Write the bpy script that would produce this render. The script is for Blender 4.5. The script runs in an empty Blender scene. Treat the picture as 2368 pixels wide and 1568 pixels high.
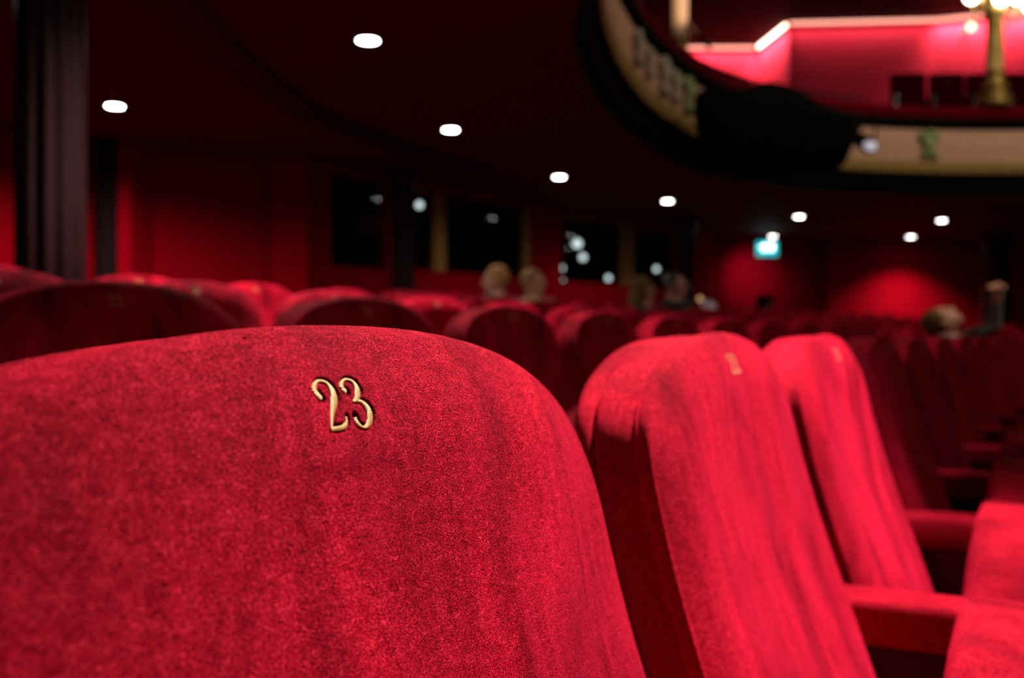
import bpy, bmesh, math, random
from mathutils import Vector, Matrix, noise

random.seed(7)
PI = math.pi
SC = bpy.context.scene
COL = SC.collection
EYE = 0.93
FPX, CX0, HY = 2302.0, 1184.0, 780.0


def at(px, py, d):
    """world point that lies d metres in front of the camera station"""
    return Vector(((px - CX0) / FPX * d, d, EYE + (HY - py) / FPX * d))


# ------------------------------------------------------------------ materials
def new_mat(name):
    m = bpy.data.materials.new(name)
    m.use_nodes = True
    nt = m.node_tree
    return m, nt, nt.nodes['Principled BSDF']


def plain(name, col, rough=0.6, metal=0.0, spec=0.5, var=0.12, scale=25.0, bump=0.0):
    m, nt, b = new_mat(name)
    tc = nt.nodes.new('ShaderNodeTexCoord')
    nz = nt.nodes.new('ShaderNodeTexNoise')
    nz.inputs['Scale'].default_value = scale
    nz.inputs['Detail'].default_value = 4
    nt.links.new(tc.outputs['Object'], nz.inputs['Vector'])
    mx = nt.nodes.new('ShaderNodeMix')
    mx.data_type = 'RGBA'
    mx.inputs[6].default_value = tuple(max(0, c * (1 - var)) for c in col) + (1,)
    mx.inputs[7].default_value = tuple(min(1, c * (1 + var)) for c in col) + (1,)
    nt.links.new(nz.outputs['Fac'], mx.inputs[0])
    nt.links.new(mx.outputs[2], b.inputs['Base Color'])
    b.inputs['Roughness'].default_value = rough
    b.inputs['Metallic'].default_value = metal
    b.inputs['Specular IOR Level'].default_value = spec
    if bump:
        bp = nt.nodes.new('ShaderNodeBump')
        bp.inputs['Strength'].default_value = bump
        bp.inputs['Distance'].default_value = 0.01
        nt.links.new(nz.outputs['Fac'], bp.inputs['Height'])
        nt.links.new(bp.outputs['Normal'], b.inputs['Normal'])
    return m


def emit(name, col, strength):
    m, nt, b = new_mat(name)
    b.inputs['Base Color'].default_value = col + (1,)
    b.inputs['Emission Color'].default_value = col + (1,)
    b.inputs['Emission Strength'].default_value = strength
    return m


def velvet(name, dark, light, sheen=0.7, tint=(1.0, 0.02, 0.08), fine=1.0):
    """pile fabric: short speckled fibres, a brushed nap and a soft sheen"""
    m, nt, b = new_mat(name)
    L = nt.links.new
    N = nt.nodes.new
    tc = N('ShaderNodeTexCoord')
    mp = N('ShaderNodeMapping')
    mp.inputs['Scale'].default_value = (0.55, 1.0, 1.25)
    L(tc.outputs['Object'], mp.inputs['Vector'])
    f1 = N('ShaderNodeTexNoise')                       # single fibres
    f1.inputs['Scale'].default_value = 2100
    f1.inputs['Detail'].default_value = 2.5
    f1.inputs['Roughness'].default_value = 0.65
    L(mp.outputs['Vector'], f1.inputs['Vector'])
    f2 = N('ShaderNodeTexNoise')                       # tufts
    f2.inputs['Scale'].default_value = 260
    f2.inputs['Detail'].default_value = 3
    L(mp.outputs['Vector'], f2.inputs['Vector'])
    mp2 = N('ShaderNodeMapping')
    mp2.inputs['Scale'].default_value = (1.6, 1.0, 0.6)
    L(tc.outputs['Object'], mp2.inputs['Vector'])
    f3 = N('ShaderNodeTexNoise')                       # brushed nap
    f3.inputs['Scale'].default_value = 14
    f3.inputs['Detail'].default_value = 3
    f3.inputs['Distortion'].default_value = 0.6
    L(mp2.outputs['Vector'], f3.inputs['Vector'])
    r1 = N('ShaderNodeValToRGB')
    r1.color_ramp.elements[0].position = 0.44
    r1.color_ramp.elements[0].color = dark + (1,)
    r1.color_ramp.elements[1].position = 0.61
    r1.color_ramp.elements[1].color = light + (1,)
    e3 = r1.color_ramp.elements.new(0.69)              # pale fibre tips, sparkle painted into the colour
    e3.color = (min(1, light[0] * 2.0), light[0] * 0.10, light[0] * 0.20, 1)
    a1 = N('ShaderNodeMath'); a1.operation = 'MULTIPLY_ADD'
    L(f1.outputs['Fac'], a1.inputs[0]); a1.inputs[1].default_value = 0.95
    a2 = N('ShaderNodeMath'); a2.operation = 'MULTIPLY'
    L(f2.outputs['Fac'], a2.inputs[0]); a2.inputs[1].default_value = 0.16
    L(a2.outputs[0], a1.inputs[2])
    L(a1.outputs[0], r1.inputs['Fac'])
    oi = N('ShaderNodeObjectInfo')
    va = N('ShaderNodeVectorMath'); va.operation = 'ADD'
    vs_ = N('ShaderNodeVectorMath'); vs_.operation = 'SCALE'
    L(oi.outputs['Location'], vs_.inputs[0]); vs_.inputs['Scale'].default_value = 3.7
    L(mp2.outputs['Vector'], va.inputs[0]); L(vs_.outputs[0], va.inputs[1])
    f4 = N('ShaderNodeTexNoise')                       # large strokes of the nap, other on each seat
    f4.inputs['Scale'].default_value = 7.5
    f4.inputs['Detail'].default_value = 2
    f4.inputs['Distortion'].default_value = 0.8
    L(va.outputs[0], f4.inputs['Vector'])
    rm = N('ShaderNodeMapRange')
    rm.inputs['From Min'].default_value = 0.34
    rm.inputs['From Max'].default_value = 0.66
    rm.inputs['To Min'].default_value = 0.36
    rm.inputs['To Max'].default_value = 1.25
    L(f4.outputs['Fac'], rm.inputs['Value'])
    mm = N('ShaderNodeMix'); mm.data_type = 'RGBA'; mm.blend_type = 'MULTIPLY'
    mm.inputs[0].default_value = 1.0
    L(r1.outputs['Color'], mm.inputs[6]); L(rm.outputs['Result'], mm.inputs[7])
    L(mm.outputs[2], b.inputs['Base Color'])
    b.inputs['Roughness'].default_value = 0.75
    b.inputs['Specular IOR Level'].default_value = 0.03
    b.inputs['Specular Tint'].default_value = (1, 0.15, 0.2, 1)
    # sheen follows the fibres
    rs = N('ShaderNodeMapRange')
    rs.inputs['From Min'].default_value = 0.38
    rs.inputs['From Max'].default_value = 0.66
    rs.inputs['To Min'].default_value = sheen * 0.25
    rs.inputs['To Max'].default_value = min(1.0, sheen * 1.4)
    L(f1.outputs['Fac'], rs.inputs['Value'])
    rn = N('ShaderNodeMapRange')
    rn.inputs['From Min'].default_value = 0.36
    rn.inputs['From Max'].default_value = 0.64
    rn.inputs['To Min'].default_value = 0.35
    rn.inputs['To Max'].default_value = 1.6
    L(f3.outputs['Fac'], rn.inputs['Value'])
    ms = N('ShaderNodeMath'); ms.operation = 'MULTIPLY'; ms.use_clamp = True
    L(rs.outputs['Result'], ms.inputs[0])
    L(rn.outputs['Result'], ms.inputs[1])
    L(ms.outputs[0], b.inputs['Sheen Weight'])
    b.inputs['Sheen Roughness'].default_value = 0.42
    b.inputs['Sheen Tint'].default_value = tint + (1,)
    # bump: nap (broad) then fibres
    b1 = N('ShaderNodeBump')
    b1.inputs['Strength'].default_value = 0.45
    b1.inputs['Distance'].default_value = 0.012
    L(f3.outputs['Fac'], b1.inputs['Height'])
    b2 = N('ShaderNodeBump')
    b2.inputs['Strength'].default_value = 0.75 * fine
    b2.inputs['Distance'].default_value = 0.0009
    L(a1.outputs[0], b2.inputs['Height'])
    L(b1.outputs['Normal'], b2.inputs['Normal'])
    L(b2.outputs['Normal'], b.inputs['Normal'])
    return m


M = {}
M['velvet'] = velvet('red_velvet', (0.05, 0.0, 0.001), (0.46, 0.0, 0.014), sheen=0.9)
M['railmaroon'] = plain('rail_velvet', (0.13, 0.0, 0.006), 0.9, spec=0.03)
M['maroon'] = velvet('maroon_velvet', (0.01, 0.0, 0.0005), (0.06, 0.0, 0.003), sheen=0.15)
M['piping'] = velvet('velvet_piping', (0.2, 0.0, 0.004), (0.6, 0.0, 0.02), sheen=0.8)
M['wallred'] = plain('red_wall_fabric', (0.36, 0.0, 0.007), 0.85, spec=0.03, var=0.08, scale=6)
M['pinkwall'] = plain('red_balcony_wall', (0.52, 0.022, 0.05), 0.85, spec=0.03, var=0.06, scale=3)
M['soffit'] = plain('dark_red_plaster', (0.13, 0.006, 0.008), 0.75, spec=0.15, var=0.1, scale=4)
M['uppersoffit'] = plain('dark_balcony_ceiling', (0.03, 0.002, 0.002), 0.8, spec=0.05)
M['darkpaint'] = plain('dark_paint', (0.012, 0.006, 0.007), 0.5, spec=0.3)
M['column'] = plain('dark_cast_iron', (0.03, 0.011, 0.013), 0.25, spec=0.5, var=0.2)
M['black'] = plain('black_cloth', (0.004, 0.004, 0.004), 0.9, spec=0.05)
M['blackmetal'] = plain('black_metal', (0.01, 0.01, 0.011), 0.35, metal=0.3)
M['floor'] = plain('dark_carpet', (0.05, 0.004, 0.006), 0.95, spec=0.05, var=0.3, scale=60)
M['gold'] = plain('gold_paint', (0.42, 0.26, 0.06), 0.38, metal=0.55, var=0.2, scale=30)
M['brass'] = plain('brass_frame', (0.40, 0.20, 0.045), 0.45, metal=0.3, var=0.15)
M['fringe'] = plain('gold_fringe', (0.34, 0.22, 0.05), 0.7, var=0.45, scale=45, bump=0.6)
M['cream'] = plain('cream_panel', (0.70, 0.40, 0.25), 0.65, var=0.15, scale=9)
M['green'] = plain('green_gilt', (0.30, 0.42, 0.16), 0.5, var=0.4, scale=40)
M['stone'] = plain('pale_ornament', (0.50, 0.47, 0.36), 0.55, var=0.25, scale=30)
M['chrome'] = plain('steel', (0.55, 0.53, 0.56), 0.25, metal=0.9)
M['lamp'] = emit('lamp_white', (1.0, 0.97, 0.93), 28.0)
M['boothlamp'] = emit('booth_lamp', (0.86, 0.93, 0.92), 1.7)  # glow standing in for reflections in the window glass
M['globe'] = emit('lamp_globe', (1.0, 0.93, 0.78), 14.0)
M['warm'] = emit('warm_lamp', (1.0, 0.72, 0.42), 4.0)
M['led'] = emit('led_strip', (1.0, 0.42, 0.32), 1.9)
M['ledhot'] = emit('led_strip_bright', (1.0, 0.72, 0.55), 7.0)
M['teal'] = emit('sign_teal', (0.0, 0.42, 0.46), 1.6)
M['signwhite'] = emit('sign_white', (0.75, 1.0, 0.98), 4.0)
M['bottle'] = plain('pale_plastic', (0.85, 0.80, 0.95), 0.3, var=0.1)
M['trimring'] = plain('downlight_trim', (0.25, 0.22, 0.22), 0.4)
M['skin'] = plain('skin', (0.55, 0.26, 0.17), 0.55, var=0.08)
M['eyes'] = plain('eye_dark', (0.02, 0.012, 0.01), 0.2)
M['lips'] = plain('lips', (0.42, 0.12, 0.10), 0.5)


def gold_thread():
    m, nt, b = new_mat('gold_thread')
    L, N = nt.links.new, nt.nodes.new
    uv = N('ShaderNodeUVMap')
    wv = N('ShaderNodeTexWave')
    wv.inputs['Scale'].default_value = 1.0
    wv.inputs['Distortion'].default_value = 1.2
    wv.inputs['Detail'].default_value = 1
    wv.inputs['Detail Scale'].default_value = 2
    mp = N('ShaderNodeMapping')
    mp.inputs['Scale'].default_value = (520, 40, 1)
    L(uv.outputs['UV'], mp.inputs['Vector'])
    L(mp.outputs['Vector'], wv.inputs['Vector'])
    rp = N('ShaderNodeValToRGB')
    rp.color_ramp.elements[0].color = (0.16, 0.06, 0.008, 1)
    rp.color_ramp.elements[1].color = (0.85, 0.52, 0.17, 1)
    L(wv.outputs['Fac'], rp.inputs['Fac'])
    L(rp.outputs['Color'], b.inputs['Base Color'])
    b.inputs['Roughness'].default_value = 0.5
    b.inputs['Metallic'].default_value = 0.15
    bp = N('ShaderNodeBump')
    bp.inputs['Strength'].default_value = 0.6
    bp.inputs['Distance'].default_value = 0.0003
    L(wv.outputs['Fac'], bp.inputs['Height'])
    L(bp.outputs['Normal'], b.inputs['Normal'])
    return m


M['thread'] = gold_thread()


def glass_mat():
    m = bpy.data.materials.new('window_glass')
    m.use_nodes = True
    nt = m.node_tree
    nt.nodes.remove(nt.nodes['Principled BSDF'])
    out = nt.nodes['Material Output']
    tr = nt.nodes.new('ShaderNodeBsdfTransparent')
    tr.inputs['Color'].default_value = (0.8, 0.85, 0.85, 1)
    gl = nt.nodes.new('ShaderNodeBsdfGlossy')
    gl.inputs['Roughness'].default_value = 0.02
    fr = nt.nodes.new('ShaderNodeFresnel')
    fr.inputs['IOR'].default_value = 1.3
    mx = nt.nodes.new('ShaderNodeMixShader')
    ge = nt.nodes.new('ShaderNodeNewGeometry')
    inv = nt.nodes.new('ShaderNodeMath'); inv.operation = 'SUBTRACT'; inv.inputs[0].default_value = 1.0
    nt.links.new(ge.outputs['Backfacing'], inv.inputs[1])
    ml = nt.nodes.new('ShaderNodeMath'); ml.operation = 'MULTIPLY'
    nt.links.new(fr.outputs[0], ml.inputs[0]); nt.links.new(inv.outputs[0], ml.inputs[1])
    nt.links.new(ml.outputs[0], mx.inputs[0])
    nt.links.new(tr.outputs[0], mx.inputs[1])
    nt.links.new(gl.outputs[0], mx.inputs[2])
    nt.links.new(mx.outputs[0], out.inputs['Surface'])
    return m


M['glass'] = glass_mat()


# -------------------------------------------------------------------- helpers
def link_mesh(name, me, mat, parent=None, smooth=True):
    if mat is not None:
        me.materials.append(mat)
    if smooth:
        me.polygons.foreach_set('use_smooth', [True] * len(me.polygons))
    o = bpy.data.objects.new(name, me)
    COL.objects.link(o)
    if parent is not None:
        o.parent = parent
    return o


def from_data(name, vs, fs, mat, parent=None, smooth=True):
    me = bpy.data.meshes.new(name)
    me.from_pydata([tuple(v) for v in vs], [], fs)
    me.update()
    return link_mesh(name, me, mat, parent, smooth)


def from_bm(name, bm, mat, parent=None, smooth=False):
    bmesh.ops.recalc_face_normals(bm, faces=bm.faces)
    me = bpy.data.meshes.new(name)
    bm.to_mesh(me)
    bm.free()
    return link_mesh(name, me, mat, parent, smooth)


def thing(name, label, cat, loc=(0, 0, 0), rz=0.0, group=None):
    o = bpy.data.objects.new(name, None)
    o.empty_display_size = 0.1
    COL.objects.link(o)
    o.location = loc
    o.rotation_euler = (0, 0, rz)
    return tag(o, label, cat, group)


def tag(o, label, cat, group=None):
    o['label'] = label
    o['category'] = cat
    if group:
        o['group'] = group
    return o


def struct(o, label=None):
    o['kind'] = 'structure'
    if label:
        o['label'] = label
    return o


def add_box(bm, c, s, rz=0.0, bevel=0.0, rx=0.0):
    r = bmesh.ops.create_cube(bm, size=1.0)
    vs = r['verts']
    mat = Matrix.Translation(Vector(c)) @ Matrix.Rotation(rz, 4, 'Z') @ Matrix.Rotation(rx, 4, 'X') @ Matrix.Diagonal((s[0], s[1], s[2], 1))
    bmesh.ops.transform(bm, matrix=mat, verts=vs)
    if bevel:
        es = list({e for v in vs for e in v.link_edges})
        bmesh.ops.bevel(bm, geom=es, offset=bevel, segments=3, affect='EDGES', profile=0.6)
    return vs


def box_between(bm, p, q, z0, z1, th, side=0.0):
    """upright slab from plan point p to q; side shifts it along its normal"""
    p, q = Vector(p[:2]), Vector(q[:2])
    d = (q - p)
    n = Vector((-d.y, d.x)).normalized()
    c = (p + q) / 2 + n * side
    add_box(bm, (c.x, c.y, (z0 + z1) / 2), (d.length, th, z1 - z0), math.atan2(d.y, d.x))


def add_tube(bm, pts, rad, seg=10, caps=True):
    pts = [Vector(p) for p in pts]
    rads = rad if isinstance(rad, (list, tuple)) else [rad] * len(pts)
    rings = []
    prev = None
    for i, p in enumerate(pts):
        t = (pts[min(i + 1, len(pts) - 1)] - pts[max(i - 1, 0)]).normalized()
        if prev is None:
            a = t.orthogonal().normalized()
        else:
            a = (prev - t * prev.dot(t)).normalized()
        prev = a
        b = t.cross(a)
        rings.append([bm.verts.new(p + (a * math.cos(2 * PI * k / seg) + b * math.sin(2 * PI * k / seg)) * rads[i]) for k in range(seg)])
    for i in range(len(rings) - 1):
        for k in range(seg):
            bm.faces.new((rings[i][k], rings[i][(k + 1) % seg], rings[i + 1][(k + 1) % seg], rings[i + 1][k]))
    if caps:
        bm.faces.new(rings[0][::-1])
        bm.faces.new(rings[-1])


def add_lathe(bm, prof, seg=32, flutes=0, depth=0.0, c=(0, 0, 0)):
    """prof: (radius, z, fluted 0/1)"""
    n = seg
    rings = []
    for p in prof:
        r, z = p[0], p[1]
        fl = p[2] if len(p) > 2 else 0
        ring = []
        for k in range(n):
            a = 2 * PI * k / n
            rr = r - (fl * depth * r * abs(math.sin(a * flutes / 2)) if flutes else 0)
            ring.append(bm.verts.new((c[0] + rr * math.cos(a), c[1] + rr * math.sin(a), c[2] + z)))
        rings.append(ring)
    for i in range(len(rings) - 1):
        for k in range(n):
            bm.faces.new((rings[i][k], rings[i][(k + 1) % n], rings[i + 1][(k + 1) % n], rings[i + 1][k]))
    bm.faces.new(rings[0][::-1])
    bm.faces.new(rings[-1])


def catmull(pts, per=10):
    pts = [Vector(p) for p in pts]
    P = [pts[0] * 2 - pts[1]] + pts + [pts[-1] * 2 - pts[-2]]
    out = []
    for i in range(1, len(P) - 2):
        for k in range(per):
            t = k / per
            a, b, c, d = P[i - 1], P[i], P[i + 1], P[i + 2]
            out.append(0.5 * ((2 * b) + (c - a) * t + (2 * a - 5 * b + 4 * c - d) * t * t + (3 * b - a - 3 * c + d) * t ** 3))
    out.append(pts[-1])
    return out


def sweep(path, prof, zfun=None, closed=True):
    """path: plan points; prof: (offset to the right of travel, z)"""
    vs, fs = [], []
    n, m = len(path), len(prof)
    for i, p in enumerate(path):
        t = (path[min(i + 1, n - 1)] - path[max(i - 1, 0)]).normalized()
        r = Vector((t.y, -t.x))
        for k, (o, z) in enumerate(prof):
            zz = z + (zfun(i, k) if zfun else 0)
            vs.append((p.x + r.x * o, p.y + r.y * o, zz))
    for i in range(n - 1):
        for k in range(m if closed else m - 1):
            k2 = (k + 1) % m
            fs.append((i * m + k, i * m + k2, (i + 1) * m + k2, (i + 1) * m + k))
    if closed:
        fs.append(tuple(range(m))[::-1])
        fs.append(tuple((n - 1) * m + k for k in range(m)))
    return vs, fs


# --------------------------------------------------------------- seating plan
TH0 = math.radians(25.4)
SEAT0 = Vector((-0.0616, 0.358))
RAD, PITCH, ROWGAP, RAKE = 36.0, 0.545, 0.80, 0.068
CEN = Vector((SEAT0.x + RAD * math.cos(TH0), SEAT0.y - RAD * math.sin(TH0)))
SOFF = {0: 0.0, 1: 0.10, 2: -0.02, 3: 0.0, 4: -0.12, 5: 0.20}


def seat_place(r, j):
    rr = RAD + ROWGAP * r
    th = TH0 + (j * PITCH + SOFF.get(r, 0)) / rr
    return Vector((CEN.x - rr * math.cos(th), CEN.y + rr * math.sin(th), RAKE * r)), PI / 2 - th


# ---- backrest shape -----------------------------------------------------------
SEAT_TOP = 0.938
WMAX, CORNER, VBOT = 0.222, 0.12, 0.60


def lean(v):
    """how far the back has come forward v metres below its top"""
    if v < 0:
        return 0.0
    # slope grows from .10 to .34 over the first 20 cm
    k = min(v, 0.2)
    s = 0.10 * k + (0.24 / 0.4) * k * k
    if v > 0.2:
        s += 0.335 * (v - 0.2)
    return s


def half_outline(n):
    pts = []
    q, p = 3.0, 2.25
    m = int(n * 0.5)
    for i in range(m):
        a = (i / m) * PI / 2
        u = WMAX * (math.sin(a) ** (2 / p))
        rr = 1 - (math.sin(a) ** 2)
        v = CORNER * (1 - (rr ** (1 / q)))
        pts.append((u, v))
    k = n - m
    for i in range(k):
        t = i / k
        v = CORNER + t * (VBOT - 0.04 - CORNER)
        pts.append((WMAX + 0.006 * math.sin(t * PI), v))
    for i in range(6):
        a = i / 5 * PI / 2
        pts.append((WMAX - 0.04 + 0.04 * math.cos(a), VBOT - 0.04 + 0.04 * math.sin(a)))
    return pts


HALF = half_outline(46)
OUT = HALF + [(0.09, VBOT), (0, VBOT), (-0.09, VBOT)] + [(-u, v) for u, v in HALF[::-1]]
OUT = [OUT[0]] + [p for i, p in enumerate(OUT[1:]) if math.hypot(p[0] - OUT[i][0], p[1] - OUT[i][1]) > 1e-5]
if math.hypot(OUT[-1][0] - OUT[0][0], OUT[-1][1] - OUT[0][1]) < 1e-5:
    OUT.pop()
NO = len(OUT)


def edge_dist(u, v):
    best = 9.0
    for i in range(NO):
        x1, y1 = OUT[i]
        x2, y2 = OUT[(i + 1) % NO]
        dx, dy = x2 - x1, y2 - y1
        t = max(0, min(1, ((u - x1) * dx + (v - y1) * dy) / (dx * dx + dy * dy + 1e-12)))
        d = math.hypot(u - x1 - dx * t, v - y1 - dy * t)
        if d < best:
            best = d
    return best


BULGE, BD = 0.014, 0.050


def front_y(u, v):
    d = min(1.0, edge_dist(u, v) / BD)
    y = -BULGE * (1 - (1 - d) ** 2.3)
    y -= 0.006 * (1 - min(1.0, (u / WMAX) ** 2))
    # soft hollow where shoulders press
    y += 0.007 * math.exp(-(((abs(u) - 0.02) / 0.10) ** 2)) * math.exp(-(((v - 0.21) / 0.07) ** 2))
    return y


def front_pt(u, v, lift=0.0):
    return Vector((u, -lean(v) + front_y(u, v) - lift, SEAT_TOP - v))


VC = 0.30


def backrest_mesh():
    vs, fs = [], []
    rs = [0.15, 0.3, 0.42, 0.52, 0.6, 0.67, 0.73, 0.78, 0.82, 0.855, 0.885, 0.91, 0.93, 0.948, 0.963, 0.974, 0.984, 0.992]
    vs.append(front_pt(0, VC))
    loops = []

    def loop(pts):
        loops.append(list(range(len(vs), len(vs) + len(pts))))
        vs.extend(pts)

    for r in rs:
        loop([front_pt(u * r, VC + (v - VC) * r) for u, v in OUT])
    # outline normals for the boxing
    nrm = []
    for i in range(NO):
        a, b = OUT[i - 1], OUT[(i + 1) % NO]
        d = math.hypot(b[0] - a[0], b[1] - a[1])
        nrm.append(((b[1] - a[1]) / d, -(b[0] - a[0]) / d))

    def ring(off, dep):
        return [Vector((u + nx * off, -lean(v) + dep, SEAT_TOP - v - nv * off)) for (u, v), (nx, nv) in zip(OUT, nrm)]

    for off, dep in ((0.0004, -0.0012), (0.0008, 0.0010), (-0.0002, 0.0050), (-0.0018, 0.0078), (-0.0040, 0.0086), (-0.0036, 0.0100), (-0.0026, 0.014), (-0.0020, 0.022), (-0.0020, 0.030), (-0.0028, 0.036),
                     (-0.0040, 0.0385), (-0.0085, 0.0395), (-0.0085, 0.0408), (-0.0045, 0.0415), (-0.0035, 0.045), (-0.0045, 0.051), (-0.0085, 0.0555), (-0.015, 0.0575)):
        loop(ring(off, dep))
    for r in (0.88, 0.75, 0.5, 0.2):
        loop([Vector((u * r, -lean(VC + (v - VC) * r) + 0.059, SEAT_TOP - VC - (v - VC) * r)) for u, v in OUT])
    for k in range(NO):
        fs.append((0, loops[0][k], loops[0][(k + 1) % NO]))
    for a, b in zip(loops, loops[1:]):
        for k in range(NO):
            fs.append((a[k], b[k], b[(k + 1) % NO], a[(k + 1) % NO]))
    fs.append(tuple(loops[-1]))
    me = bpy.data.meshes.new('backrest')
    me.from_pydata([tuple(v) for v in vs], [], fs)
    bm = bmesh.new()
    bm.from_mesh(me)
    bmesh.ops.recalc_face_normals(bm, faces=bm.faces)
    bm.to_mesh(me)
    bm.free()
    me.materials.append(M['velvet'])
    me.polygons.foreach_set('use_smooth', [True] * len(me.polygons))
    return me


def piping_mesh():
    bm = bmesh.new()
    nrm = []
    for i in range(NO):
        a, b = OUT[i - 1], OUT[(i + 1) % NO]
        d = math.hypot(b[0] - a[0], b[1] - a[1])
        nrm.append(((b[1] - a[1]) / d, -(b[0] - a[0]) / d))
    pts = [Vector((u - nx * .0030, -lean(v) + 0.0084, SEAT_TOP - v + nv * .0030)) for (u, v), (nx, nv) in zip(OUT, nrm) if v < VBOT - 0.005]
    k = next(i for i in range(len(pts)) if i and (pts[i] - pts[i - 1]).length > 0.15) if any((pts[i] - pts[i - 1]).length > 0.15 for i in range(1, len(pts))) else 0
    pts = pts[k:] + pts[:k]
    add_tube(bm, pts, 0.0017, 6)
    me = bpy.data.meshes.new('piping')
    bm.to_mesh(me)
    bm.free()
    me.materials.append(M['piping'])
    me.polygons.foreach_set('use_smooth', [True] * len(me.polygons))
    return me


def cushion_mesh():
    """tip-up cushion drawn lying flat: hinge at the origin, its front edge at -y"""
    bm = bmesh.new()
    w, dp, t = 0.228, 0.365, 0.085
    nu, nv = 28, 30

    def wid(q):                      # straight sides, round front like the top of the backrest
        k = max(0.0, (q - 0.42) / 0.58)
        return w * max(0.0, 1 - k ** 2.5) ** (1 / 2.4)

    grid = {}
    for sgn in (1, -1):
        for i in range(nu + 1):
            for k in range(nv + 1):
                a = math.sin((i / nu - 0.5) * PI)
                q = 0.5 + 0.5 * math.sin((k / nv - 0.5) * PI)
                c = 2 * q - 1
                h = max(0.0, 1 - abs(a) ** 6) ** (1 / 6) * max(0.0, 1 - abs(c) ** 10) ** (1 / 10)
                dome = 0.010 * (1 - a * a) * (1 - c * c)
                z = sgn * t / 2 * h + (dome if sgn > 0 else 0)
                grid[sgn, i, k] = bm.verts.new((a * wid(q), -dp * q, z))
    for sgn in (1, -1):
        for i in range(nu):
            for k in range(nv):
                f = (grid[sgn, i, k], grid[sgn, i + 1, k], grid[sgn, i + 1, k + 1], grid[sgn, i, k + 1])
                bm.faces.new(f if sgn > 0 else f[::-1])
    bmesh.ops.remove_doubles(bm, verts=bm.verts, dist=0.0004)
    bmesh.ops.recalc_face_normals(bm, faces=bm.faces)
    me = bpy.data.meshes.new('seat_cushion')
    bm.to_mesh(me)
    bm.free()
    me.materials.append(M['velvet'])
    me.polygons.foreach_set('use_smooth', [True] * len(me.polygons))
    return me


ARM_Z = 0.665


def arm_mesh():
    bm = bmesh.new()
    add_box(bm, (0, -0.225, ARM_Z - 0.026), (0.062, 0.37, 0.05), 0, 0.012)
    me = bpy.data.meshes.new('armrest')
    bm.to_mesh(me)
    bm.free()
    me.materials.append(M['velvet'])
    me.polygons.foreach_set('use_smooth', [True] * len(me.polygons))
    return me


def standard_mesh():
    bm = bmesh.new()
    prof = [(-0.02, 0.0), (-0.36, 0.0), (-0.36, 0.03), (-0.27, 0.06), (-0.25, 0.3), (-0.38, 0.52), (-0.40, 0.61), (-0.05, 0.61), (-0.03, 0.4), (-0.10, 0.06), (-0.02, 0.03)]
    a = [bm.verts.new((-0.02, y, z)) for y, z in prof]
    b = [bm.verts.new((0.02, y, z)) for y, z in prof]
    bm.faces.new(a)
    bm.faces.new(b[::-1])
    for i in range(len(prof)):
        k = (i + 1) % len(prof)
        bm.faces.new((a[i], b[i], b[k], a[k]))
    bmesh.ops.recalc_face_normals(bm, faces=bm.faces)
    me = bpy.data.meshes.new('side_standard')
    bm.to_mesh(me)
    bm.free()
    me.materials.append(M['blackmetal'])
    return me


# ---- embroidered digits ---------------------------------------------------------
# strokes: lists of (x, y, half width) in a box 6.5 wide, 10 high (y down), half widths in the same unit
DIG = {
    '2': [[(0.9, 3.6, .75), (0.25, 2.6, .85), (0.2, 1.7, .7), (0.9, 0.65, .4), (2.1, 0.2, .32), (3.6, 0.7, .5), (4.3, 2.2, 1.0), (4.2, 3.6, 1.05), (3.5, 5.0, .8), (2.6, 6.3, .55), (1.8, 7.8, .42), (1.2, 9.4, .4)],
          [(1.0, 9.4, .35), (2.0, 9.3, .55), (3.4, 9.3, .6), (4.7, 9.1, .55), (5.4, 8.4, .4), (5.7, 7.2, .3)]],
    '3': [[(1.0, 2.7, .8), (0.5, 1.9, .75), (1.0, 0.8, .4), (2.3, 0.25, .32), (3.7, 0.7, .5), (4.3, 1.9, 1.0), (4.1, 3.1, .95), (3.3, 4.2, .5), (2.2, 4.6, .3)],
          [(2.9, 4.5, .3), (4.2, 4.8, .55), (5.3, 6.0, 1.05), (5.6, 7.2, 1.15), (5.0, 8.8, .8), (3.7, 9.75, .38), (2.3, 9.5, .45), (1.4, 8.6, .75), (1.2, 7.5, .7)]],
    '1': [[(1.4, 1.8, .3), (2.4, 1.2, .5), (3.0, 0.3, .5)], [(3.0, 0.3, .8), (3.0, 5, .95), (3.0, 9.5, .8)], [(1.4, 9.7, .35), (4.6, 9.7, .35)]],
    '0': [[(2.9, 0.3, .4), (1.0, 2.0, .8), (0.6, 5, 1.0), (1.0, 8.0, .8), (2.9, 9.7, .4), (4.8, 8.0, .8), (5.2, 5, 1.0), (4.8, 2.0, .8), (2.9, 0.3, .4)]],
    '9': [[(4.9, 3.2, .9), (4.0, 0.9, .6), (2.6, 0.3, .4), (0.9, 1.4, .8), (0.7, 3.6, .9), (2.0, 5.5, .5), (3.8, 5.2, .4), (4.9, 3.2, .9), (4.7, 6.5, 1.0), (3.4, 9.2, .6), (1.2, 9.5, .5)]],
    '8': [[(2.9, 4.7, .6), (1.1, 3.2, .8), (1.5, 1.0, .6), (2.9, 0.3, .4), (4.4, 1.0, .6), (4.7, 3.0, .8), (2.9, 4.7, .6), (0.9, 6.3, .9), (1.0, 8.6, .8), (2.9, 9.7, .4), (4.9, 8.6, .8), (4.9, 6.3, .9), (2.9, 4.7, .6)]],
    '7': [[(0.5, 2.0, .3), (0.6, 0.7, .6), (4.0, 0.6, .6), (5.2, 0.4, .5), (4.0, 3.0, .5), (2.8, 6.0, .9), (2.5, 9.6, 1.0)]],
}


STROKES = []


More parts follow.
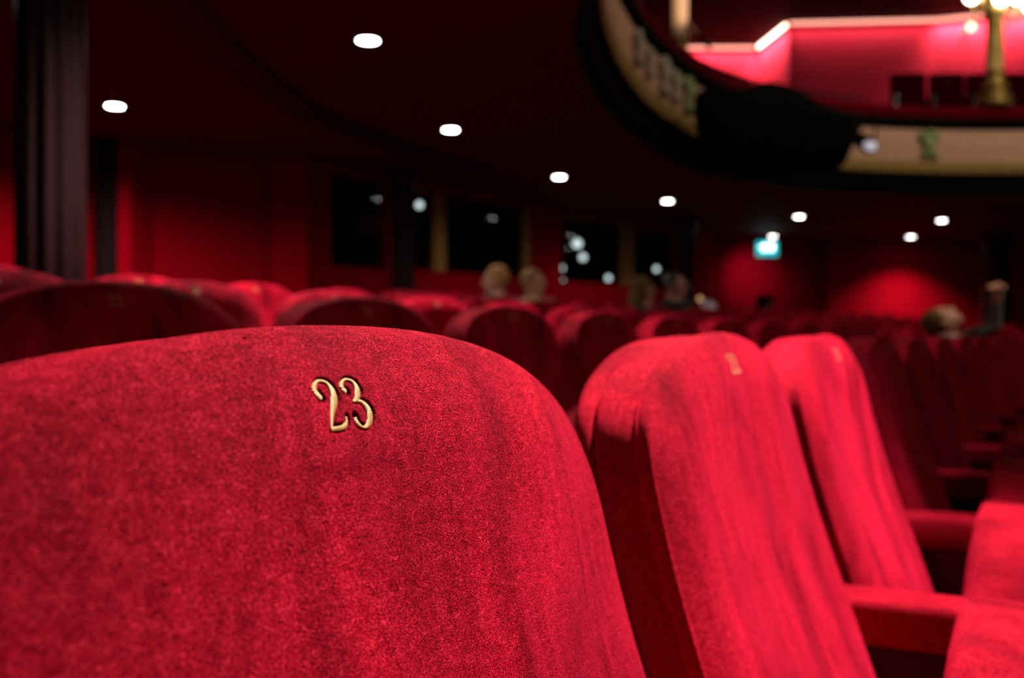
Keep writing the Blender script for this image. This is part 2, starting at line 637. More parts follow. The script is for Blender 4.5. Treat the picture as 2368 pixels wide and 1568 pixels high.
def number_mesh(txt, hero=False, deep=False):
    un = 0.00168                     # one unit = 1.7 mm high
    ux = 0.00205                     # letters run wide
    vs, fs, uvs = [], [], []
    per = 8 if hero else 3
    W = 6.7
    x0 = -W * len(txt) / 2 - 13.2
    for ci, ch in enumerate(txt):
        for st in DIG[ch]:
            pts = catmull([(p[0], p[1], p[2]) for p in st], per)
            n = len(pts)
            dist = 0.0
            STROKES.append([((x0 + ci * W + p.x + 0.4) * ux, 0.0172 + p.y * un, p.z * 0.00175) for p in pts]) if hero else None
            base = len(vs)
            sec = 9 if hero else 5
            for i, p in enumerate(pts):
                t = pts[min(i + 1, n - 1)] - pts[max(i - 1, 0)]
                if i:
                    dist += math.hypot((pts[i].x - pts[i - 1].x) * ux, (pts[i].y - pts[i - 1].y) * un)
                t = Vector((t.x * ux, t.y * un)).normalized()
                nr = Vector((-t.y, t.x))
                hw = p.z * (0.00175 if hero else 0.0009 if deep else 0.0013)
                if i == 0 or i == n - 1:
                    hw *= 0.55
                for s in range(sec):
                    a = s / (sec - 1) * 2 - 1
                    u = (x0 + ci * W + p.x + 0.4) * ux + nr.x * a * hw
                    v = 0.0172 + p.y * un + nr.y * a * hw
                    h = math.sqrt(max(0, 1 - a * a)) * (0.0008 if hero else 0.0005) + (-0.0003 if deep else 0.0001)
                    if s == 0 or s == sec - 1:
                        h = -0.0002
                    vs.append(front_pt(u, v, h))
                    uvs.append((dist, a * hw))
            for i in range(n - 1):
                for s in range(sec - 1):
                    fs.append((base + i * sec + s, base + i * sec + s + 1, base + (i + 1) * sec + s + 1, base + (i + 1) * sec + s))
    me = bpy.data.meshes.new('seat_number')
    me.from_pydata([tuple(v) for v in vs], [], fs)
    lay = me.uv_layers.new(name='UVMap')
    for li, l in enumerate(me.loops):
        lay.data[li].uv = uvs[l.vertex_index]
    me.materials.append(M['thread'])
    me.polygons.foreach_set('use_smooth', [True] * len(me.polygons))
    return me


ME_BACK, ME_PIPE, ME_CUSH, ME_ARM, ME_STD = backrest_mesh(), piping_mesh(), cushion_mesh(), arm_mesh(), standard_mesh()
NUMS = {}


def child(name, me, parent, loc=(0, 0, 0), rot=(0, 0, 0)):
    o = bpy.data.objects.new(name, me)
    COL.objects.link(o)
    o.parent = parent
    o.location = loc
    o.rotation_euler = rot
    return o


ORD = ['first', 'second', 'third', 'fourth', 'fifth', 'sixth', 'seventh', 'eighth', 'ninth', 'tenth', 'eleventh', 'twelfth', 'thirteenth', 'fourteenth',
       'fifteenth', 'sixteenth', 'seventeenth', 'eighteenth', 'nineteenth', 'twentieth', 'twenty-first', 'twenty-second', 'twenty-third', 'twenty-fourth',
       'twenty-fifth', 'twenty-sixth', 'twenty-seventh', 'twenty-eighth', 'twenty-ninth', 'thirtieth', 'thirty-first', 'thirty-second']
ROWNAME = ['the front row', 'the row behind seat 23', 'the third row', 'the fourth row', 'the fifth row', 'the rearmost row']

def pile_patch(seat):
    """the thick pile round the embroidered number, pressed down along its strokes"""
    segs = [(a, b) for st in STROKES for a, b in zip(st, st[1:])]
    us = [p[0] for st in STROKES for p in st]
    vs2 = [p[1] for st in STROKES for p in st]
    u0, u1, v0, v1 = min(us) - .019, max(us) + .019, min(vs2) - .0155, max(vs2) + .019
    step = 0.00042
    nu, nv = int((u1 - u0) / step), int((v1 - v0) / step)
    V, F = [], []
    for i in range(nu + 1):
        for k in range(nv + 1):
            u, v = u0 + (u1 - u0) * i / nu, v0 + (v1 - v0) * k / nv
            e = min(u - u0, u1 - u, v - v0, v1 - v)
            t = min(1.0, e / 0.0150)
            h = -0.0003 + 0.0014 * t * t * (3 - 2 * t)
            if e > 0.009:
                gap = 9.0
                for (ax, ay, aw), (bx, by, bw) in segs:
                    if abs(u - ax) > .006 or abs(v - ay) > .006:
                        continue
                    dx, dy = bx - ax, by - ay
                    q = max(0, min(1, ((u - ax) * dx + (v - ay) * dy) / (dx * dx + dy * dy + 1e-12)))
                    d = math.hypot(u - ax - dx * q, v - ay - dy * q) - (aw + (bw - aw) * q)
                    gap = min(gap, d)
                q = max(0.0, min(1.0, (gap - 0.0001) / 0.0007))
                q = q * q * (3 - 2 * q)
                h = h * q + 0.00005 * (1 - q)
            V.append(front_pt(u, v, h))
    for i in range(nu):
        for k in range(nv):
            a = i * (nv + 1) + k
            F.append((a, a + 1, a + nv + 2, a + nv + 1))
    back = [c for c in seat.children if c.name.startswith('backrest')][0]
    bm = bmesh.new()
    bm.from_mesh(back.data)
    nv0 = [bm.verts.new(p) for p in V]
    for f in F:
        fc = bm.faces.new([nv0[q] for q in f])
        fc.smooth = True
        fc.normal_update()
        if fc.normal.y > 0:
            fc.normal_flip()
    me = bpy.data.meshes.new('backrest')
    bm.to_mesh(me)
    bm.free()
    me.materials.append(M['velvet'])
    back.data = me


proto = thing('theatre_seat', 'big red velvet seat back in sharp focus with gold embroidered number 23', 'seat', group='seats in the front row')
child('backrest', ME_BACK, proto)
child('piping', ME_PIPE, proto.children[0])
CUSH_LOC, CUSH_ROT = (0, -0.208, 0.358), (math.radians(-87), 0, 0)
child('seat_cushion', ME_CUSH, proto, CUSH_LOC, CUSH_ROT)
child('armrest', ME_ARM, proto, (PITCH / 2, 0, 0))
child('side_standard', ME_STD, proto, (PITCH / 2, 0, 0))


def dup_tree(o, parent=None):
    c = o.copy()
    COL.objects.link(c)
    c.parent = parent
    for ch in list(o.children):
        dup_tree(ch, c)
    return c


SKIP = set()
OCCUPIED = {(5, 12), (5, 13), (4, 14), (4, 15), (1, 12)}
SPAN = {0: (0, 10), 1: (1, 18), 2: (2, 23), 3: (3, 26), 4: (9, 27), 5: (11, 28)}
SPECIAL = {
    (0, 1): 'red velvet seat with brushed streaks, beside the sharp number 23 seat',
    (0, 2): 'bright red seat back with a pale vertical sheen, third in the front row',
    (1, 1): 'dark-faced wide seat with glowing top rim and gold number, directly behind seat 23',
    (2, 2): 'dim seat back showing a gold number at the photo edge, below the big column',
    (3, 5): 'brightly lit pinkish red seat back with a gold number, under the wall panels',
}
seats = {}
for r in range(6):
    lo, hi = SPAN[r]
    cnt = 0
    for j in range(lo, hi + 1):
        if (r, j) in SKIP:
            continue
        loc, rz = seat_place(r, j)
        s = proto if (r, j) == (0, 0) else dup_tree(proto)
        s.location = loc
        if (r, j) == (0, 0):
            s.scale = (1, 1, 0.9952)
        s.rotation_euler = (0, 0, rz + (random.uniform(-1, 1) * 0.012 if (r, j) != (0, 0) else 0))
        s['group'] = 'seats in ' + ROWNAME[r]
        seats[r, j] = s
        if (r, j) != (0, 0):
            s['label'] = SPECIAL.get((r, j), 'red velvet theatre seat, %s along %s counted from the near end' % (ORD[cnt], ROWNAME[r]))
        cnt += 1
        if (r, j) in OCCUPIED:
            for ch in s.children:
                if ch.name.startswith('seat_cushion'):
                    ch.rotation_euler = (math.radians(-4), 0, 0)
                    ch.location = (0, -0.19, 0.43)
first_no = {0: 23, 1: 23, 2: 25, 3: 26}
for (r, j), s in seats.items():
    if r > 3 or j - SPAN[r][0] > 5:
        continue
    t = str(first_no[r] - j)
    if any(c not in DIG for c in t):
        continue
    hero = (r, j) == (0, 0)
    key = (t, hero, r == 0 and not hero)
    if key not in NUMS:
        NUMS[key] = number_mesh(*key)
        if hero:
            pile_patch(s)
    bk = [c for c in s.children if c.name.startswith('backrest')][0]
    n = child('seat_number', NUMS[key], bk)
    n['label'] = 'gold embroidered number'

# ------------------------------------------------------------------ the setting
SOF = 2.73
edge_ctrl = [(4.6, -3.6), (2.9, -1.6), (1.7, 0.4), (0.95, 2.2), (0.52, 4.0), (0.36, 5.31), (0.38, 6.09), (0.50, 6.91), (0.75, 7.97), (1.18, 9.21), (1.92, 10.62), (2.85, 11.70), (3.85, 12.37), (5.07, 12.72),
             (6.56, 12.78), (8.2, 12.5), (10.0, 11.6), (11.6, 10.2)]
EDGE = catmull([Vector(p) for p in edge_ctrl], 8)

# stepped floor, one tread per row
vs, fs = [], []
ths = [TH0 + a for a in [-0.32, -0.2, -0.1, -0.05, 0.0, 0.05, 0.1, 0.2, 0.3, 0.4, 0.5, 0.6, 0.75]]
levels = []
for r in range(-2, 7):
    z = max(-0.2, RAKE * r)
    rr0 = RAD + ROWGAP * r - (0.62 if r > -2 else 14.0)
    rr1 = RAD + ROWGAP * (r + 1) - 0.62 if r < 6 else RAD + ROWGAP * r + 9.0
    levels.append((rr0, z))
    levels.append((rr1, z))
for rr, z in levels:
    for th in ths:
        vs.append((CEN.x - rr * math.cos(th), CEN.y + rr * math.sin(th), z))
nth = len(ths)
for i in range(len(levels) - 1):
    for k in range(nth - 1):
        fs.append((i * nth + k, i * nth + k + 1, (i + 1) * nth + k + 1, (i + 1) * nth + k))
struct(from_data('floor', vs, fs, M['floor'], smooth=False), 'dark stepped floor under the seats')

# soffit under the balcony
nE = len(EDGE)
outer = catmull([Vector(p) for p in [(0.5, -9), (-3, -8), (-7, -5), (-9, 0), (-9, 4), (-8.5, 8), (-7, 12), (-4, 16), (0, 19.5), (4, 21.5), (8, 22), (12, 20), (15, 15)]], 12)
outer = [outer[int(i * (len(outer) - 1) / (nE - 1))] for i in range(nE)]
vs, fs = [], []
for i in range(nE):
    e, o = EDGE[i], outer[i]
    vs += [(e.x, e.y, SOF), (o.x, o.y, SOF), (e.x, e.y, SOF + 0.12), (o.x, o.y, SOF + 0.12)]
for i in range(nE - 1):
    a, b = 4 * i, 4 * i + 4
    fs += [(a, a + 1, b + 1, b), (a + 2, b + 2, b + 3, a + 3), (a, b, b + 2, a + 2), (a + 1, a + 3, b + 3, b + 1)]
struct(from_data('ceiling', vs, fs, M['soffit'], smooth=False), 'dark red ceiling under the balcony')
# curved beam on the soffit
beam = catmull([at(330, -60, 5.0).xy, at(400, 10, 5.3).xy, at(520, 130, 6.25).xy, at(700, 250, 7.75).xy, at(900, 330, 9.1).xy, at(1120, 400, 10.7).xy], 8)
bvs, bfs = sweep(beam, [(-0.13, SOF + 0.02), (-0.13, SOF - 0.035), (0.13, SOF - 0.035), (0.13, SOF + 0.02)])
struct(from_data('trim_1', bvs, bfs, M['darkpaint'], smooth=False), 'dark curved moulding on the ceiling')

# --- rear walls ---------------------------------------------------------------------
TOP = SOF + 0.02
w1 = [Vector((-8.6, -6.5)), Vector((-8.6, 3.2)), at(-900, 700, 6.6).xy, at(-160, 700, 8.0).xy, at(40, 700, 8.7).xy, at(235, 700, 9.3).xy]
bm = bmesh.new()
for p, q in zip(w1, w1[1:]):
    box_between(bm, p, q, -0.2, TOP, 0.12, 0.06)
struct(from_bm('wall_left', bm, M['wallred']), 'dark red wall behind the big column')
pA, pB, pC, pD = at(275, 700, 9.0).xy, at(356, 700, 9.5).xy, at(622, 700, 10.0).xy, at(765, 700, 10.3).xy
bm = bmesh.new()
box_between(bm, at(228, 0, 9.35).xy, pA, -0.2, TOP, 0.12, 0.06)
box_between(bm, pA, pB, -0.2, TOP, 0.12, 0.06)
box_between(bm, pB, pC, -0.2, TOP, 0.12, 0.06)
box_between(bm, pC, pD, -0.2, TOP, 0.12, 0.06)
struct(from_bm('wall_panelled', bm, M['wallred']), 'red panelled wall before the black window')
bm = bmesh.new()
box_between(bm, at(236, 0, 9.05).xy, at(272, 0, 9.0).xy, -0.2, TOP, 0.14, 0.0)
struct(from_bm('trim_2', bm, M['darkpaint']), 'dark upright door trim beside the lit red panel')
bm = bmesh.new()
box_between(bm, at(630, 0, 9.95).xy, at(712, 0, 10.0).xy, -0.2, TOP, 0.14, 0.0)
struct(from_bm('trim_3', bm, M['wallred']), 'red pilaster before the black window')

# window wall: sill, piers and openings
SILL, HEAD = EYE + 0.745, EYE + 1.70
wl = {x: at(x, 0, z).xy for x, z in ((765, 10.3), (897, 10.95), (935, 11.25), (1225, 13.1), (1238, 13.2), (1300, 13.75), (1562, 16.05), (1612, 16.45))}


def on(x):
    ks = sorted(wl)
    for a, b in zip(ks, ks[1:]):
        if a <= x <= b:
            # point of the wall line seen along this bearing
            p, q = wl[a], wl[b]
            d = q - p
            m = (x - CX0) / FPX
            t = (m * p.y - p.x) / (d.x - m * d.y)
            return p + d * t
    return wl[ks[0]]


bm = bmesh.new()
ks = [765, 897, 935, 1225, 1300, 1562, 1612]
for a, b in zip(ks, ks[1:]):
    box_between(bm, wl[a], wl[b], -0.2, SILL, 0.14, 0.07)
    box_between(bm, wl[a], wl[b], HEAD, TOP, 0.14, 0.07)
for a, b in ((897, 935), (1225, 1300), (1562, 1612)):
    box_between(bm, wl[a], wl[b], SILL, HEAD, 0.14, 0.07)
struct(from_bm('wall_back', bm, M['wallred']), 'red rear wall with dark windows')


def window(n, a, b, mull, label, frame=True):
    w = bpy.data.objects.new('window_%d' % n, None)
    COL.objects.link(w)
    struct(w, label)
    bm = bmesh.new()
    box_between(bm, on(a), on(b), SILL, HEAD, 0.012, 0.07)
    from_bm('pane', bm, M['glass'], w)
    if frame:
        bm = bmesh.new()
        for xa, xb in mull:
            box_between(bm, on(xa), on(xb), SILL, HEAD, 0.09, 0.04)
        from_bm('mullion', bm, M['brass'], w)
        bm = bmesh.new()
        box_between(bm, on(a), on(b), SILL - 0.02, SILL + 0.035, 0.12, 0.05)
        from_bm('sill', bm, M['wallred'], w)
    return w


window(1, 766, 896, [], 'black window beside the dark column', frame=False)
window(2, 936, 1224, [(1002, 1031), (1213, 1224)], 'wide dark window with brass mullion')
window(3, 1301, 1561, [(1441, 1466)], 'dark window reflecting small round lamps')
# the unlit room behind the windows
rp = [wl[765] + Vector((-0.5, 0.35)), wl[765] + Vector((-2.2, 2.2)), at(1180, 0, 17.5).xy, at(1520, 0, 20.0).xy, wl[1612] + Vector((-0.2, 0.6))]
bm = bmesh.new()
for p, q in zip(rp, rp[1:]):
    box_between(bm, p, q, -0.2, TOP, 0.1, 0.05)
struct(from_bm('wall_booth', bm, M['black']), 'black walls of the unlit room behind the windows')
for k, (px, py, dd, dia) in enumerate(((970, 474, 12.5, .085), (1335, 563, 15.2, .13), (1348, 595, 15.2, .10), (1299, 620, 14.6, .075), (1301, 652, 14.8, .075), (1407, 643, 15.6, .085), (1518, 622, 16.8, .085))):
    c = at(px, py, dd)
    L = thing('booth_lamp', '', 'lamp', c)  # glowing body added in place of a downlight reflection in the glass
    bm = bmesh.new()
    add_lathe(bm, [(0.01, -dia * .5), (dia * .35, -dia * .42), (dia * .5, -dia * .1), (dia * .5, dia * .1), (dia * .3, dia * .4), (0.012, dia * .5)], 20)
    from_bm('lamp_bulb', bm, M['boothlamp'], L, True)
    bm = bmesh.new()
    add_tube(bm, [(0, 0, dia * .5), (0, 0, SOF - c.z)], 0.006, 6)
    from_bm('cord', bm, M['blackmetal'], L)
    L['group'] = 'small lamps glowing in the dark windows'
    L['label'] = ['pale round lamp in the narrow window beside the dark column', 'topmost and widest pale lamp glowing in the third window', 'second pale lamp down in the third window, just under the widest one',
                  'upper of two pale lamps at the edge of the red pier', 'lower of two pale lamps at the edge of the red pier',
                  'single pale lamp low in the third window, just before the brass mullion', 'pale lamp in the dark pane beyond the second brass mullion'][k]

# far walls
bm = bmesh.new()
q = [at(1612, 0, 16.45).xy, at(1640, 0, 17.0).xy, at(1650, 0, 18.3).xy, at(1912, 0, 18.9).xy]
for a, b in zip(q, q[1:]):
    box_between(bm, a, b, -0.2, TOP, 0.14, 0.07)
struct(from_bm('wall_exit', bm, M['wallred']), 'red wall under the exit sign')
bm = bmesh.new()
q = [at(1914, 0, 18.6).xy, at(2262, 0, 18.4).xy, at(2600, 0, 17.6).xy, at(3400, 0, 15).xy]
for a, b in zip(q, q[1:]):
    box_between(bm, a, b, -0.2, TOP, 0.14, 0.07)
struct(from_bm('wall_far', bm, M['wallred']), 'red far wall lit by a downlight')


# ---- cast iron columns -----------------------------------------------------------------
def column(px, d, rad, floor_z, label):
    p = at(px, 0, d)
    t = thing('fluted_column', label, 'column', (p.x, p.y, floor_z), 0.3, 'dark columns carrying the balcony')
    h = SOF - floor_z
    bm = bmesh.new()
    add_lathe(bm, [(rad * 1.5, 0), (rad * 1.5, .10), (rad * 1.25, .13), (rad * 1.3, .18), (rad * 1.08, .22)], 32)
    from_bm('base', bm, M['column'], t, True)
    bm = bmesh.new()
    add_lathe(bm, [(rad, .22, 1), (rad, h * .5, 1), (rad * .97, h - .40, 1), (rad * .97, h - .36, 0)], 96, 12, 0.16)
    from_bm('shaft', bm, M['column'], t, True)
    bm = bmesh.new()
    add_lathe(bm, [(rad * 1.0, h - .36), (rad * 1.14, h - .34), (rad * 1.14, h - .30), (rad * 1.02, h - .28), (rad * 1.04, h - .2), (rad * 1.25, h - .1), (rad * 1.35, h - .06), (rad * 1.35, h)], 32)
    from_bm('capital', bm, M['column'], t, True)
    return t


column(117, 3.75, 0.126, 0.20, 'huge dark fluted column with ringed capital beside the downlights')
column(932, 10.6, 0.125, 0.33, 'dark column standing between the black window and the brass mullion')
column(1586, 15.3, 0.13, 0.33, 'slim dark column past the third window')
column(2302, 17.2, 0.24, 0.33, 'thick dark column standing beyond the lit patch of the far wall')

# ---- downlights -------------------------------------------------------------------------
LIGHTS = [(-0.87, 6.01, 'A'), (-3.08, 7.72, 'B'), (-0.53, 8.60, 'C'), (0.53, 11.14, 'D'), (2.05, 13.11, 'E'), (4.27, 14.80, 'F'), (6.60, 15.29, 'G'), (4.64, 17.71, 'H'), (7.12, 17.78, 'I'),
          (0.72, 1.28, None), (-0.68, 3.35, None), (-3.2, 4.7, None), (-2.2, 1.2, None)]
DL = {'A': 'large bright round ceiling downlight highest up in the dark ceiling', 'B': 'round ceiling downlight just beside the huge fluted column', 'C': 'round ceiling downlight above the brass framed window',
      'D': 'round ceiling downlight above the red pier between windows', 'E': 'round ceiling downlight above the second brass mullion', 'F': 'round ceiling downlight just above and past the exit sign',
      'G': 'round ceiling downlight below the balcony figure ornament', 'H': 'round ceiling downlight touching the teal exit sign', 'I': 'round ceiling downlight over the bright patch on the far wall'}
POW = {'A': 110, 'B': 310, 'C': 70, 'D': 60, 'E': 50, 'F': 36, 'G': 50, 'H': 14, 'I': 260}
for i, (x, y, k) in enumerate(LIGHTS):
    t = thing('ceiling_downlight', DL.get(k, 'round ceiling downlight over the seats, out of the picture'), 'light', (x, y, SOF), 0, 'ceiling downlights')
    bm = bmesh.new()
    R0 = 0.062
    add_lathe(bm, [(R0 + .018, 0.0), (R0 + .018, -.006), (R0 + .002, -.010), (R0, -.004)], 32)
    from_bm('trim_ring', bm, M['trimring'], t, True)
    bm = bmesh.new()
    add_lathe(bm, [(R0, -.0102), (R0 * .8, -.0112), (0.004, -.0114)][::-1], 32)
    from_bm('lens', bm, M['lamp'], t, True)
    ld = bpy.data.lights.new('downlight_beam', 'SPOT')
    ld.energy = POW.get(k, {9: 720, 10: 430, 12: 250}.get(i, 120))
    ld.color = (1.0, 0.93, 0.86)
    ld.spot_size = math.radians(55 if i == 9 else 125 if i > 9 else 118 if k == 'I' else 160)
    ld.spot_blend = 0.7 if i == 9 else 1.0
    ld.shadow_soft_size = 0.05
    lo = bpy.data.objects.new('downlight_beam', ld)
    COL.objects.link(lo)
    lo.parent = t
    lo.location = (0, 0, -0.03)
    if i == 9:                       # this one is tilted towards the near seats
        lo.rotation_euler = (Vector((0.39, 0.80, 0.9)) - Vector((x, y, SOF))).to_track_quat('-Z', 'Y').to_euler()

# ---- exit sign -----------------------------------------------------------------------
p = at(1775, 575, 17.3)
t = thing('exit_sign', 'glowing teal and white exit sign hanging below the ceiling', 'sign', p, 0.0)
bm = bmesh.new()
add_box(bm, (0, 0.03, 0), (0.36, 0.05, 0.25), 0, 0.008)
from_bm('sign_box', bm, M['teal'], t)
bm = bmesh.new()
for c, s in (((0.07, 0.002, 0.03), (0.09, 0.008, 0.13)), ((-0.05, 0.002, 0.075), (0.03, 0.008, 0.03)), ((-0.05, 0.002, 0.03), (0.04, 0.008, 0.06)), ((-0.075, 0.002, -0.02), (0.03, 0.008, 0.05)),
             ((-0.025, 0.002, -0.02), (0.03, 0.008, 0.05)), ((-0.05, 0.002, 0.04), (0.11, 0.008, 0.02)), ((-0.13, 0.002, 0.03), (0.05, 0.008, 0.02))):
    add_box(bm, c, s)
from_bm('pictogram', bm, M['signwhite'], t)
bm = bmesh.new()
for sx in (-0.12, 0.12):
    add_tube(bm, [(sx, 0.03, 0.12), (sx, 0.03, SOF - p.z)], 0.006, 6)
from_bm('hanger', bm, M['blackmetal'], t)
ld = bpy.data.lights.new('sign_glow', 'SPOT')
ld.energy = 30
ld.color = (0.66, 0.74, 1.0)
ld.spot_size, ld.spot_blend, ld.shadow_soft_size = math.radians(75), 1.0, 0.08
lo = bpy.data.objects.new('sign_glow', ld)
COL.objects.link(lo)
lo.parent = t
lo.location = (-0.06, 0.14, -0.08)
lo.rotation_euler = (Vector(at(1742, 640, 18.5)) - p).to_track_quat('-Z', 'Y').to_euler()

# ---- balcony front ----------------------------------------------------------------------
bf = thing('parapet', 'curved balcony front with cream panels, gold fringe and red padded rail', 'balcony', (0, 0, 0))


def balc(name, prof, mat, zfun=None, per=None, label=None):
    path = EDGE if per is None else catmull([Vector(p) for p in edge_ctrl], per)
    v, f = sweep(path, prof, zfun)
    o = from_data(name, v, f, mat, bf, smooth=False)
    if label:
        o['label'] = label
    return o


balc('moulding', [(-0.3, 2.74), (0.0, 2.735), (0.03, 2.80), (0.08, 2.84), (0.09, 2.93), (0.15, 2.99), (0.15, 3.03), (-0.3, 3.03)], M['black'])
balc('fringe', [(0.17, 3.03), (0.19, 3.09), (0.17, 3.15), (0.10, 3.15), (0.10, 3.03)], M['fringe'], zfun=lambda i, k: (-0.03 * abs(math.sin(i * 0.9)) if k in (0, 4) else 0.012 * math.sin(i * 2.1)), per=40)
balc('panel', [(0.14, 3.15), (0.16, 3.36), (0.14, 3.56), (-0.05, 3.56), (-0.05, 3.15)], M['cream'])
balc('cornice', [(0.15, 3.56), (0.20, 3.60), (0.20, 3.68), (0.16, 3.71), (-0.1, 3.71), (-0.1, 3.56)], M['black'])
balc('rail', [(0.16, 3.71), (0.18, 3.78), (0.14, 3.85), (0.04, 3.88), (-0.12, 3.87), (-0.18, 3.80), (-0.18, 3.71)], M['railmaroon'])


def cartouche(px, d, s=1.0, mat='green'):
    # nearest edge point in this bearing
    m = (px - CX0) / FPX
    e = min((e for e in EDGE if e.y > 5), key=lambda e: abs(e.x / e.y - m))
    i = EDGE.index(e)
    tt = (EDGE[i + 1] - EDGE[i - 1]).normalized()
    rr = Vector((tt.y, -tt.x))
    c = Vector((e.x + rr.x * 0.19, e.y + rr.y * 0.19, 3.36))
    rz = math.atan2(tt.y, tt.x)
    root = bpy.data.objects.new('cartouche', None)
    bm = bmesh.new()
    # a shield with two leafy wings and a scroll foot
    for (x, z, sx, sz) in ((0, 0.02, .085, .12), (-.09, .10, .05, .07), (.09, .10, .05, .07), (0, .15, .05, .05), (-.05, -.12, .04, .07), (.06, -.13, .05, .05), (.11, -.15, .03, .03)):
        g = bmesh.ops.create_icosphere(bm, subdivisions=2, radius=1.0)
        bmesh.ops.transform(bm, matrix=Matrix.Translation((x * s, 0, z * s)) @ Matrix.Diagonal((sx * s, 0.045 * s, sz * s, 1)), verts=g['verts'])
    o = from_bm('cartouche', bm, M[mat], bf, True)
    o.location = c
    o.rotation_euler = (0, 0, rz)
    bpy.data.objects.remove(root)
    o['label'] = 'green gilt ornament' if mat == 'green' else 'pale ornament'


cartouche(2145, 12.7, 1.0, 'green')
cartouche(1492, 9.2, 1.0, 'stone')
cartouche(1545, 10.0, 1.0, 'green')
cartouche(1590, 10.5, 0.8, 'stone')
cartouche(1430, 8.3, 0.8, 'stone')
cartouche(1458, 8.7, 0.7, 'stone')
cartouche(1518, 9.6, 0.8, 'stone')

# balcony deck and its rear wall
deck = catmull([Vector(p) for p in edge_ctrl], 6)
v, f = sweep(deck, [(-0.2, 3.0), (-0.2, 3.3), (-1.3, 3.3), (-1.3, 3.95), (-6.0, 4.05), (-6.0, 3.0)])
struct(from_data('floor_balcony', v, f, M['darkpaint'], smooth=False), 'dark stepped deck of the balcony')
UP = 6.6


def atz(px, z, d):
    v = at(px, 0, d)
    return Vector((v.x, v.y))


b0, b1, b2, b3, b4, b5 = atz(1430, 0, 19.4), atz(1755, 0, 19.4), atz(1825, 0, 17.9), atz(2165, 0, 17.7), atz(2420, 0, 17.1), atz(3000, 0, 15.0)
bm = bmesh.new()
for a, b in ((b0, b1), (b1, b2), (b2, b3), (b3, b4), (b4, b5)):
    box_between(bm, a, b, 3.9, UP, 0.12, 0.06)
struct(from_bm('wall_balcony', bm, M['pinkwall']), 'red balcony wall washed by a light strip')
bm = bmesh.new()
pts = [(-3, 13), (1.5, 13.6), (5, 13.9), (9, 13.4), (14, 11), (17, 17), (8, 23), (-3, 23)]
lo_ = [bm.verts.new((x, y, UP)) for x, y in pts]
hi_ = [bm.verts.new((x, y, UP + .15)) for x, y in pts]
bm.faces.new(lo_)
bm.faces.new(hi_[::-1])
for i in range(len(pts)):
    k = (i + 1) % len(pts)
    bm.faces.new((lo_[i], hi_[i], hi_[k], lo_[k]))
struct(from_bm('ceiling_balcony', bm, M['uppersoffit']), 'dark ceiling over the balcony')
cove = [(b0 + (b1 - b0) * .08, b0 + (b1 - b0) * .96, 1.0), (b1 + (b2 - b1) * .04, b1 + (b2 - b1) * .96, 1.9), (b2, b3, 0.3), (b3, b4, 2.4)]
CL = ['pink glowing cove light over the recessed balcony wall', 'white-hot cove light on the return of the balcony wall', 'pink glowing cove light over the long dark balcony wall', 'pink glowing cove light over the balcony seats']
for i, (a, b, k) in enumerate(cove):
    d = b - a
    n = Vector((d.y, -d.x)).normalized()
    t = thing('cove_light', CL[i], 'light', (0, 0, 0), 0, 'cove light strips on the balcony wall')
    bm = bmesh.new()
    box_between(bm, a + n * .04, b + n * .04, UP - 0.06, UP - 0.015, 0.04)
    from_bm('light_strip', bm, M['ledhot' if i == 1 else 'led'], t)
    ld = bpy.data.lights.new('cove_glow', 'AREA')
    ld.shape = 'RECTANGLE'
    ld.size, ld.size_y = d.length, 0.08
    ld.energy = 14 * d.length * k
    ld.spread = math.radians(120)
    ld.color = (1.0, 0.75, 0.66)
    lo = bpy.data.objects.new('cove_glow', ld)
    COL.objects.link(lo)
    lo.parent = t
    c = (a + b) / 2 + n * 0.12
    lo.location = (c.x, c.y, UP - 0.07)
    # shines down and back onto the wall
    dirv = Vector((-n.x * 0.12, -n.y * 0.12, -1.0)).normalized()
    xax = Vector((d.x, d.y, 0)).normalized()
    zax = -dirv
    yax = zax.cross(xax).normalized()
    lo.rotation_euler = Matrix((xax, yax, zax)).transposed().to_euler()

# balcony seats
bs_mesh = None
for i, px in enumerate((2105, 2195, 2282, 2368)):
    p = at(px, 0, 15.3)
    s = thing('tip_up_chair', ['dark balcony seat at the end of its row', 'second dark balcony seat from the row end', 'dark balcony seat half hidden behind the gold lamp column', 'dark balcony seat beyond the gold lamp column'][i], 'seat', (p.x, p.y, 4.0), -0.1 + 0.02 * i, 'seats on the balcony')
    if bs_mesh is None:
        bm = bmesh.new()
        add_box(bm, (0, 0.1, 0.64), (0.535, 0.11, 0.76), 0, 0.05, -0.12)
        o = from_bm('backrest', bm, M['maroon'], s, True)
        bs_mesh = [o.data]
        bm = bmesh.new()
        add_box(bm, (0, -0.12, 0.42), (0.50, 0.42, 0.12), 0, 0.03)
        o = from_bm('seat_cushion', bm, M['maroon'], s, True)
        bs_mesh.append(o.data)
        bm = bmesh.new()
        add_box(bm, (0.278, -0.1, 0.3), (0.03, 0.36, 0.6), 0, 0.01)
        o = from_bm('side_standard', bm, M['blackmetal'], s)
        bs_mesh.append(o.data)
    else:
        for nm, me in zip(('backrest', 'seat_cushion', 'side_standard'), bs_mesh):
            child(nm, me, s)
struct_rail = thing('aisle_post', 'short pale metal post at the end of the balcony seats', 'post', at(2072, 262, 14.6))
bm = bmesh.new()
add_tube(bm, [(0, 0, -.25), (0, 0, 0.10), (0, 0, .22)], 0.035, 12)
from_bm('post', bm, M['chrome'], struct_rail, True)
bm = bmesh.new()
add_lathe(bm, [(.045, .22), (.05, .25), (.03, .28)], 16)
from_bm('cap', bm, M['chrome'], struct_rail, True)

